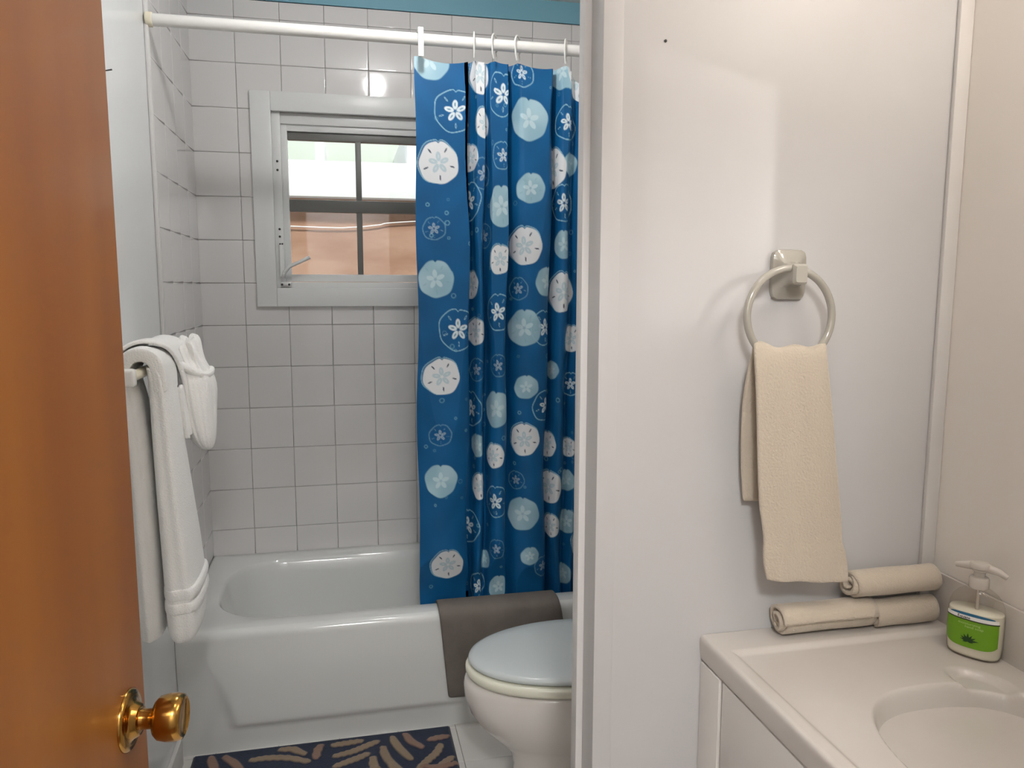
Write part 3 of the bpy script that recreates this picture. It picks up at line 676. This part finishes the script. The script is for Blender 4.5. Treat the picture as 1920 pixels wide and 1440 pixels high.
# room-side drop flares towards the hem
part('room_side_drop', cloth_loop([(0.578, 0.108, 0.132, YN+0.05, -1.06, 2.6), (0.584, 0.098, 0.146, YN+0.02, -1.03, 2.8), (0.605, 0.090, 0.156, YN+0.006, -1.005, 3), (0.66, 0.086, 0.160, YN, -0.99, 3), (0.70, 0.086, 0.157, YN, -0.99, 3), (0.80, 0.084, 0.150, YN, -1.00, 3), (0.92, 0.082, 0.142, YN, -1.03, 3), (1.05, 0.081, 0.134, YN, -1.06, 3), (1.15, 0.081, 0.129, YN, -1.08, 3), (1.20, 0.080, 0.124, YN, -1.085, 3), (1.225, 0.078, 0.116, YN+0.002, -1.085, 3)], seed=2.2, wob=0.045, freq=(4, 7)), 'terry_white', bt, True)
def arch(path, nyy=22, rip=0.004, seed=0.0):
    Q = catmull(path, 7); n = len(Q); A = np.zeros((n, nyy, 3))
    for i in range(n):
        f = np.linspace(0, 1, nyy); x, z, a0, a1 = Q[i]
        A[i, :, 1] = a0 + (a1-a0)*f
        A[i, :, 0] = x + rip*np.sin(f*9+seed+z*3)*np.clip((1.19-z)/0.3, 0, 1)
        A[i, :, 2] = z + 0.003*np.sin(f*6+seed)
    return grid_mesh(A)
sd = part('saddle', arch([(0.030, 1.17, YN, -1.08), (0.033, 1.215, YN, -1.08), (0.046, 1.243, YN, -1.08), (0.070, 1.253, YN, -1.085), (0.096, 1.243, YN, -1.085), (0.108, 1.215, YN, -1.085), (0.110, 1.17, YN, -1.085)]), 'terry_white', bt, True); mods(sd, 0.030, 2)
for z in (0.705, 0.672):
    part('woven_band', cloth_loop([(z-0.013, 0.086, 0.160, YN, -0.99, 3), (z-0.010, 0.0845, 0.1635, YN-0.0025, -0.987, 3), (z, 0.084, 0.1645, YN-0.0035, -0.986, 3), (z+0.010, 0.0845, 0.1625, YN-0.0025, -0.987, 3), (z+0.013, 0.086, 0.159, YN, -0.99, 3)], seed=2.2, wob=0.045, freq=(4, 7)), 'terry_white', bt, True)
# hand towel: draped over the bath towel and tucked into a ruffled fan pouch
ht = thing('hand_towel', (0.11, -1.0, 1.1), 'white hand towel tucked into ruffled pouch on towel bar', 'towel')
b1 = part('strap', arch([(0.010, 1.15, -1.175, -0.93), (0.012, 1.225, -1.175, -0.93), (0.030, 1.262, -1.175, -0.93), (0.066, 1.277, -1.16, -0.93), (0.104, 1.266, -1.13, -0.93), (0.124, 1.235, -1.10, -0.94), (0.136, 1.17, -1.075, -0.95), (0.140, 1.10, -1.06, -0.97), (0.138, 1.06, -1.05, -1.0)], seed=0.6), 'terry_white', ht, True); mods(b1, 0.009, 1)
rings = []
NB = 120
lv = [(1.000, 0.170, -1.005, 0.006, 0.010, 0.0, 0), (1.006, 0.166, -1.005, 0.018, 0.026, 0.02, 0), (1.03, 0.160, -1.003, 0.031, 0.046, 0.03, 0), (1.07, 0.154, -1.000, 0.040, 0.058, 0.035, 0), (1.11, 0.150, -0.998, 0.046, 0.066, 0.03, 0), (1.15, 0.146, -0.996, 0.049, 0.070, 0.03, 0), (1.18, 0.142, -0.994, 0.048, 0.070, 0.04, 0),
      (1.200, 0.137, -0.993, 0.043, 0.066, 0.05, .3), (1.215, 0.131, -0.991, 0.037, 0.060, 0.08, .7), (1.235, 0.124, -0.988, 0.038, 0.062, 0.13, 1), (1.252, 0.117, -0.985, 0.041, 0.066, 0.17, 1), (1.264, 0.113, -0.983, 0.040, 0.066, 0.19, 1), (1.270, 0.112, -0.983, 0.035, 0.058, 0.19, 1), (1.262, 0.112, -0.983, 0.029, 0.050, 0.17, 1), (1.240, 0.116, -0.985, 0.021, 0.036, 0.12, 1), (1.215, 0.122, -0.987, 0.010, 0.018, 0.05, 1)]
for z, cx, cy, rx_, ry_, am, top_ in lv:
    rg = []
    for i in range(NB):
        a = 2*PI*i/NB
        k = 1 + am*(0.55*math.sin(9*a+1.3)+0.45*math.sin(14*a+z*9)+0.35*math.sin(23*a)) + 0.045*math.sin(2*a+z*28)*(1-top_) - 0.07*math.exp(-((z-1.095-0.02*math.cos(a*2))/0.012)**2)*(1-top_)
        rg.append((cx+rx_*k*math.cos(a), cy+ry_*k*math.sin(a), z + top_*(0.012*math.sin(a*1.0+0.8)+am*0.03*math.sin(7*a+2))))
    rings.append(rg)
pch = part('pouch', rings_mesh(rings), 'terry_white', ht, True); mods(pch, None, 1)
fold = part('rolled_cuff', tube(catmull([(0.104, -1.060, 1.238), (0.122, -1.062, 1.222), (0.146, -1.056, 1.204), (0.168, -1.036, 1.190), (0.181, -1.005, 1.190), (0.180, -0.97, 1.198)], 8), [0.006]+[0.0095]*39+[0.005], 14), 'terry_white', ht, True)
tl = part('loose_corner', arch([(0.128, 1.17, -1.105, -1.07), (0.132, 1.12, -1.10, -1.065), (0.136, 1.07, -1.095, -1.055), (0.138, 1.045, -1.09, -1.05)], seed=3), 'terry_white', ht, True); mods(tl, 0.010, 1)

# ------------------------------------------------------------------ towel ring and beige hand towel on the partition
RC = np.array([1.2165, -1.866, 1.356])
tr = thing('towel_ring', (1.231, PF, 1.42), 'grey towel ring with square mount on partition wall', 'towel ring')
pr_ = []
for hx, hz, y, cx in ((0.031, 0.040, PF, 1.235), (0.032, 0.0415, PF-0.006, 1.235), (0.0305, 0.040, PF-0.010, 1.2345), (0.024, 0.031, PF-0.014, 1.233), (0.017, 0.021, PF-0.022, 1.2315), (0.0135, 0.0165, PF-0.036, 1.230), (0.0135, 0.0165, PF-0.052, 1.228), (0.010, 0.013, PF-0.057, 1.228)):
    rg = []
    for i in range(40):
        a = 2*PI*i/40; c, s = math.cos(a), math.sin(a); r = (abs(c)**7+abs(s)**7)**(-1/7)
        rg.append((cx+hx*r*c, y, 1.423+hz*r*s))
    pr_.append(rg)
me = rings_mesh(pr_); me.shade_smooth(); me.set_sharp_from_angle(angle=math.radians(28))
part('mount', me, 'ring_grey', tr)
part('ring', tube([RC+np.array([0.0765*math.cos(a), 0.004*math.sin(a), 0.0765*math.sin(a)]) for a in np.linspace(0, 2*PI, 72, endpoint=False)], 0.0062, 14, closed=True), 'ring_grey', tr, True)

def on_plane_y(x, y, Yp):
    d = C_F + C_R*(x-960)/F_PX - C_U*(y-720)/F_PX; return CAM + d*(Yp-CAM[1])/d[1]
# rows of the towel as (pixel left, pixel right, pixel y, depth) from the back drop over the ring to the front hem
rows_t = [(1393, 1520, 940, -1.838), (1389, 1520, 870, -1.840), (1390, 1522, 800, -1.842), (1393, 1525, 750, -1.845), (1401, 1530, 700, -1.850), (1409, 1540, 668, -1.856), (1411, 1545, 655, -1.862), (1412, 1547, 650, -1.868), (1413, 1549, 656, -1.876), (1414, 1551, 680, -1.880),
          (1416, 1556, 730, -1.881), (1418, 1563, 810, -1.881), (1420, 1569, 890, -1.881), (1423, 1574, 950, -1.881), (1428, 1576, 985, -1.881), (1431, 1577, 1015, -1.881), (1430, 1582, 1032, -1.882), (1431, 1586, 1060, -1.882), (1437, 1587, 1087, -1.882)]
Q = catmull([(*on_plane_y(a, y, d), *on_plane_y(b, y, d)) for a, b, y, d in rows_t], 5)
A = np.zeros((len(Q), 30, 3)); f = np.linspace(0, 1, 30)
for i, q in enumerate(Q):
    t = i/(len(Q)-1)
    A[i] = q[:3][None]*(1-f)[:, None] + q[3:][None]*f[:, None]
    front = smoothstep(0.42, 0.6, t)
    A[i, :, 1] += -front*(0.0035*np.sin(f*8+0.8)+0.002*np.sin(f*15+t*5))*(0.4+t*0.6) - 0.004*np.sin(f*PI)*front
    near_top = np.exp(-((t-0.40)/0.07)**2)
    A[i, :, 2] += near_top*(0.0035*np.sin(f*13+0.5)+0.003*np.cos(f*6)) - smoothstep(0.97, 1, t)*0.004*np.sin(f*2.5)
bt2 = tag(link('hand_towel', grid_mesh(A), 'terry_beige', None, True), 'beige hand towel hanging through the towel ring', 'towel')
mods(bt2, 0.007, 1, 0)

# ------------------------------------------------------------------ vanity
VX, VZ = 1.10, 0.80
van = thing('vanity_cabinet', (1.33, -2.3, 0.0), 'white painted vanity cabinet under the sink top', 'cabinet')
VY0, VY1 = -2.80, PF-0.001
part('body', boxes([(VX+0.012, VX+0.028, VY0+0.01, VY1, 0.09, 0.752), (VX+0.028, W-0.002, VY0+0.01, VY0+0.026, 0.09, 0.752), (VX+0.028, W-0.002, VY1-0.016, VY1, 0.09, 0.752), (VX+0.028, W-0.002, VY0+0.026, VY1-0.016, 0.09, 0.105), (VX+0.06, VX+0.075, VY0+0.01, VY1, 0.0, 0.09)], 0.002), 'vanity_paint', van)
dr = part('drawer_front', boxes([(VX+0.004, VX+0.016, -2.30, -1.897, 0.60, 0.752)], 0.003), 'vanity_paint', van)
d2 = part('door', boxes([(VX+0.004, VX+0.016, -2.30, -1.897, 0.11, 0.585)], 0.003), 'vanity_paint', van)
d3 = part('door', boxes([(VX+0.004, VX+0.016, -2.72, -2.31, 0.11, 0.752)], 0.003), 'vanity_paint', van)
for o_, y, z in ((dr, -2.10, 0.68), (d2, -2.26, 0.50), (d3, -2.35, 0.60)):
    k = sub('handle', lathe((VX+0.004, y, z), (-1, 0, 0), [(0.006, 0), (0.006, 0.012), (0.014, 0.018), (0.015, 0.024), (0.006, 0.029)], 24), 'steel', o_)
part('stile', boxes([(VX+0.002, VX+0.013, -1.890, VY1, 0.09, 0.752)], 0.002), 'vanity_paint', van)

top = thing('countertop', (1.33, -2.3, 0.775), 'cream cultured marble vanity top with moulded sink basin', 'countertop')
# surface as a height field over (x, y)
BCX, BCY, BAX, BAY = 1.365, -2.275, 0.172, 0.235
def top_z(x, y):
    z = np.full(np.broadcast(x, y).shape, VZ-0.006)
    z = np.maximum(z, VZ-0.006+0.006*(1-smoothstep(VX+0.022, VX+0.036, x)))
    z = np.maximum(z, VZ-0.006+0.006*smoothstep(-1.898, -1.884, y))
    q = (np.abs((x-BCX)/BAX)**2.6 + np.abs((y-BCY)/BAY)**2.6)**(1/2.6)
    d = 0.13*np.sqrt(np.clip(1-(q/1.0)**2.6, 0, 1))
    lip = 0.004*np.exp(-((q-1.06)/0.05)**2)
    z = z - np.where(q < 1, np.clip(d, 0, 0.13)*(1-smoothstep(0.93, 1.0, q)), 0) + lip*0
    # oval soap recess
    a = 0.45; sx, sy = x-1.462, y+2.050
    u = (sx*math.cos(a)+sy*math.sin(a))/0.034; v = (-sx*math.sin(a)+sy*math.cos(a))/0.052
    z = z - 0.010*(1-smoothstep(0.65, 1.05, np.hypot(u, v)))
    return z
xs = np.linspace(VX+0.008, W-0.008, 150); ys = np.linspace(VY0, VY1, 320)
gx, gy = np.meshgrid(xs, ys); gz = top_z(gx, gy)
part('deck', grid_mesh(np.stack([gx, gy, gz], -1)), 'marble', top, True)
# rounded front edge
ed = catmull([(VX+0.008, VZ), (VX+0.003, VZ-0.0015), (VX, VZ-0.007), (VX, VZ-0.02), (VX+0.002, VZ-0.040), (VX+0.006, VZ-0.045), (VX+0.02, VZ-0.046)], 5)
part('front_edge', grid_mesh([[(x, y, z) for x, z in ed] for y in np.linspace(VY0, VY1, 60)]), 'marble', top, True)
part('underside', boxes([(VX+0.012, W-0.002, VY0, VY1, 0.752, 0.760)]), 'marble', top)
part('end_face', boxes([(VX+0.006, W-0.002, VY0-0.006, VY0+0.001, 0.755, 0.797)], 0.002), 'marble', top)
part('backsplash', boxes([(W-0.009, W-0.001, VY0, PF-0.011, 0.776, 0.889)], 0.004), 'marble', top)
part('drain', lathe((BCX, BCY, VZ-0.1375), (0, 0, 1), [(0.022, 0), (0.022, 0.004), (0.014, 0.006), (0.012, 0.002)], 24), 'steel', top)

# ------------------------------------------------------------------ rolled beige cloths
def roll(x0, x1, yc, zc, R, label, seed, sq=1.0, rot=0.0):
    turns = 3.4; n = 130; q = []
    for i in range(n):
        t = i/(n-1); a = rot + 2*PI*turns*t; r = 0.005 + (R-0.0042-0.005)*t**0.9
        r *= 1+0.03*math.sin(3*a+seed)
        q.append((math.cos(a)*r, math.sin(a)*r*sq))
    q = np.array(q); nl = 18; A = np.zeros((nl, n, 3))
    for k in range(nl):
        f = k/(nl-1); wob = 1+0.02*math.sin(f*9+seed)
        A[k, :, 0] = x0 + (x1-x0)*f + (0.006*np.sin(np.linspace(0, 11, n)+seed))*(1-f) - 0.004*np.linspace(0, 1, n)[::-1]*(1 if k == 0 else 0)
        A[k, :, 1] = yc + q[:, 0]*wob; A[k, :, 2] = zc + q[:, 1]*wob
    o = tag(link('rolled_washcloth', grid_mesh(A), 'terry_beige', None, True), label, 'washcloth', 'rolled beige washcloths on the vanity top')
    mods(o, 0.0062, 0, 0)
roll(1.232, 1.408, -1.853, VZ+0.0295, 0.0295, 'rolled beige washcloth lying left, spiral end towards door jamb', 0.4, 1.0, 0.6)
roll(1.414, 1.536, -1.853, VZ+0.0265, 0.0265, 'rolled beige washcloth underneath the top roll, near soap', 2.1, 1.0, 2.0)
roll(1.366, 1.534, -1.855, VZ+0.0845, 0.0285, 'rolled beige washcloth resting on top of the other two', 4.0, 0.98, 4.2)

# ------------------------------------------------------------------ soap dispenser
SX, SY, SZ = 1.521, -1.971, VZ-0.0055
fwd = np.array([-1.0, -0.60, 0]); fwd /= np.linalg.norm(fwd)      # the label side
side = np.array([-fwd[1], fwd[0], 0])                                          # rightwards for the viewer
if side @ C_R < 0: side = -side
soap = thing('soap_dispenser', (SX, SY, SZ), 'clear pump soap bottle with green aloe label', 'soap dispenser')
HA, HB = 0.0415, 0.0260
def bot_pt(ang, z, k=1.0, grow=0.0):
    c, s = math.cos(ang), math.sin(ang); p = 2.4; r = (abs(c)**p+abs(s)**p)**(-1/p)
    return np.array([SX, SY, SZ+z]) + side*(HA*k+grow)*r*c + fwd*(HB*k**0.6+grow)*r*s
levels = [(0.0, 0.86), (0.002, 0.93), (0.006, 0.97), (0.02, 1.0), (0.05, 1.01), (0.075, 1.0), (0.088, 0.96), (0.098, 0.87), (0.106, 0.72), (0.112, 0.52), (0.115, 0.36), (0.120, 0.33)]
nb = 56
part('bottle', rings_mesh([[bot_pt(2*PI*i/nb, z, k) for i in range(nb)] for z, k in levels]), 'clear_plastic', soap, True)
part('liquid', rings_mesh([[bot_pt(2*PI*i/nb, z+0.001, k, -0.0015) for i in range(nb)] for z, k in levels[1:6]] + [[bot_pt(2*PI*i/nb, 0.078, 0.985, -0.0015) for i in range(nb)]]), 'soap_liquid', soap, True)
def lab_pt(u, z, g):                                                           # u in -1..1 over the front
    return bot_pt(PI/2 - u*1.18, z, float(np.interp(z, [l[0] for l in levels], [l[1] for l in levels])), g)
def label_patch(f_lo, f_hi, u0, u1, g, nu=28, nv=8):
    A = np.zeros((nv, nu, 3))
    for i in range(nv):
        for j in range(nu):
            u = u0+(u1-u0)*j/(nu-1); z = f_lo(u)+(f_hi(u)-f_lo(u))*i/(nv-1); A[i, j] = lab_pt(u, z, g)
    return grid_mesh(A)
arc = lambda u: 0.0190 + 0.014*abs(u)**4
lb = part('label', label_patch(arc, lambda u: 0.0660, -0.90, 0.86, 0.0006), 'label_green', soap, True)
sub('label_stripe', label_patch(lambda u: 0.0650, lambda u: 0.0668, -0.92, 0.88, 0.0009, nv=2), 'label_dark', lb, True)
sub('label_band', label_patch(lambda u: 0.0668, lambda u: 0.0728, -0.90, 0.84, 0.0008, nv=3), 'label_white', lb, True)
sub('label_top', label_patch(lambda u: 0.0728, lambda u: 0.0728+0.0048*max(0, 1-(u/0.72)**2)**0.5, -0.70, 0.70, 0.0007, nv=3), 'label_blue', lb, True)
def label_text(txt, size, uc, zc, material, bold=0.0):
    cu = bpy.data.curves.new('t', 'FONT'); cu.body = txt; cu.size = size; cu.align_x = 'CENTER'; cu.align_y = 'CENTER'; cu.offset = bold; cu.resolution_u = 2
    o = bpy.data.objects.new('t', cu); COL.objects.link(o); dg = bpy.context.evaluated_depsgraph_get()
    me = bpy.data.meshes.new_from_object(o.evaluated_get(dg)); bpy.data.objects.remove(o)
    for v in me.vertices: v.co = lab_pt(uc + v.co.x/0.044, zc + v.co.y, 0.0012)
    sub('label_text', me, material, lb)
label_text('Equate', 0.0062, -0.22, 0.0697, 'label_dark', 0.0001)
label_text('moisturizing', 0.0058, -0.05, 0.0595, 'label_pale')
label_text('hand soap', 0.0058, 0.10, 0.0545, 'label_pale')
V = []; Fc = []
for a, L in ((90, 0.0135), (118, 0.012), (62, 0.012), (145, 0.0115), (35, 0.0125), (168, 0.010), (8, 0.0145), (200, 0.007), (-15, 0.008)):
    a = math.radians(a); c, s = math.cos(a), math.sin(a); wd = 0.0017; b = len(V)
    for t, wv in ((0, -wd*.7), (0.45, -wd), (1, 0), (0.45, wd), (0, wd*.7)):
        V.append(lab_pt(-0.06+(L*t*c - wv*s)/0.044, 0.0305+L*t*s+wv*c, 0.0012))
    Fc.append((b, b+1, b+2, b+3, b+4))
sub('aloe_mark', pyd(V, Fc), 'leaf_green', lb)
ax = (0, 0, 1); b0 = np.array([SX, SY, SZ])
part('collar', lathe(b0, ax, [(0.0145, 0.116), (0.0150, 0.118), (0.0150, 0.131), (0.0135, 0.134), (0.009, 0.135)], 32), 'pump_plastic', soap, True)
part('pump_stem', lathe(b0, ax, [(0.0085, 0.134), (0.0085, 0.142), (0.011, 0.144), (0.011, 0.150)], 24), 'pump_plastic', soap, True)
def spout(d, L, drop):
    d = np.array(d, float); return tube([b0+np.array([0, 0, 0.150]), b0+d*L*0.3+np.array([0, 0, 0.1515]), b0+d*L*0.7+np.array([0, 0, 0.149]), b0+d*L+np.array([0, 0, 0.149-drop])], [0.0085, 0.0075, 0.006, 0.0045], 14)
part('spout', spout(side, 0.040, 0.006), 'pump_plastic', soap, True)
part('pump_head', lathe(b0, ax, [(0.010, 0.147), (0.0155, 0.150), (0.0160, 0.155), (0.0140, 0.158), (0.004, 0.159)], 28), 'pump_plastic', soap, True)
part('thumb_wing', spout(-side, 0.036, 0.002), 'pump_plastic', soap, True)
part('dip_tube', tube([b0+np.array([0, 0, 0.012]), b0+np.array([0, 0, 0.118])], 0.0028, 10), 'pump_plastic', soap)

# ------------------------------------------------------------------ lamps, all out of frame; dome, hall and slot lamps are added
cl = thing('ceiling_lamp', (0.70, -1.16, H), 'white globe ceiling lamp over the bathroom floor', 'lamp')
part('canopy', lathe((0.70, -1.16, H), (0, 0, -1), [(0.06, 0), (0.06, 0.012), (0.035, 0.022), (0.03, 0.026)], 32), 'white_plastic', cl)
part('globe', lathe((0.70, -1.16, H-0.024), (0, 0, -1), [(0.045*math.sin(a), 0.045*(1-math.cos(a))) for a in np.linspace(0.05, PI-0.02, 16)], 28), 'bulb_bath', cl, True)
vl = thing('vanity_lamp', (W, -2.42, 2.06), 'three bulb vanity lamp bar above the sink', 'lamp')
part('back_plate', boxes([(W-0.03, W-0.001, -2.72, -2.12, 2.00, 2.12)], 0.006), 'steel', vl)
for y in (-2.22, -2.42, -2.62):
    part('globe', lathe((W-0.03, y, 2.06), (-1, 0, 0), [(0.045*math.sin(a), 0.045*(1-math.cos(a))) for a in np.linspace(0.05, PI-0.02, 16)], 28), 'bulb_vanity', vl, True)
dl = thing('vanity_fill_dome', (0.85, -2.40, H), 'added unseen fill dome on ceiling over the vanity area', 'lamp')  # added to soften and flatten the light around the vanity
part('canopy', lathe((0.85, -2.40, H), (0, 0, -1), [(0.155, 0), (0.155, 0.014), (0.145, 0.018)], 40), 'white_plastic', dl)
part('dome', lathe((0.85, -2.40, H-0.016), (0, 0, -1), [(0.14*math.cos(a), 0.07*math.sin(a)) for a in np.linspace(0, PI/2-0.03, 10)], 40), 'dome_fill_glow', dl, True)
hl = thing('hall_fill_lamp', (0.52, -3.70, H), 'added unseen fill lamp on the hallway ceiling', 'lamp')  # added frontal fill for the lower walls, tub and apron
part('canopy', lathe((0.52, -3.70, H), (0, 0, -1), [(0.17, 0), (0.17, 0.03), (0.165, 0.10)], 40), 'white_plastic', hl)
part('dome', lathe((0.52, -3.70, H-0.10), (0, 0, -1), [(0.16*math.cos(a), 0.12*math.sin(a)) for a in np.linspace(0, PI/2-0.03, 10)], 40), 'hall_fill_glow', hl, True)
# added slot-hooded lamp: imitates mirror-bounced light, the pale rectangle behind the towel ring
SA = math.atan2(0.669, -0.743)
sp = thing('mirror_patch_lamp', (W-0.004, -2.20, 1.55), 'added slot lamp standing in for mirror reflected light', 'lamp')
def hood(bs):
    me = boxes(bs)
    for v in me.vertices:
        x, y = v.co.x, v.co.y; v.co = (x*math.cos(SA)-y*math.sin(SA), x*math.sin(SA)+y*math.cos(SA), v.co.z)
    return me
ho = link('hood', hood([(-0.004, 0.034, 0.0040, 0.0070, -0.0135, 0.0135), (-0.004, 0.034, -0.0070, -0.0040, -0.0135, 0.0135), (-0.004, 0.034, -0.0040, 0.0040, 0.0108, 0.0135), (-0.004, 0.034, -0.0040, 0.0040, -0.0135, -0.0108), (-0.004, -0.001, -0.0040, 0.0040, -0.0108, 0.0108)]), 'screw', sp)
ho.location = (-0.024, 0, 0)
link('base', boxes([(-0.022, 0.003, -0.02, 0.02, -0.03, 0.03)], 0.003), 'steel', sp)
sd_ = bpy.data.lights.new('mirror_patch_beam', 'SPOT'); sd_.energy = 2.0; sd_.color = (1.0, 0.97, 0.92); sd_.spot_blend = 0.0; sd_.shadow_soft_size = 0.0005; sd_.spot_size = math.radians(80)
so = bpy.data.objects.new('mirror_patch_beam', sd_); COL.objects.link(so); so.parent = sp; so.location = (-0.024+0.003*math.cos(SA), 0.003*math.sin(SA), 0)
so.rotation_euler = Vector((math.cos(SA), math.sin(SA), 0)).to_track_quat('-Z', 'Y').to_euler()
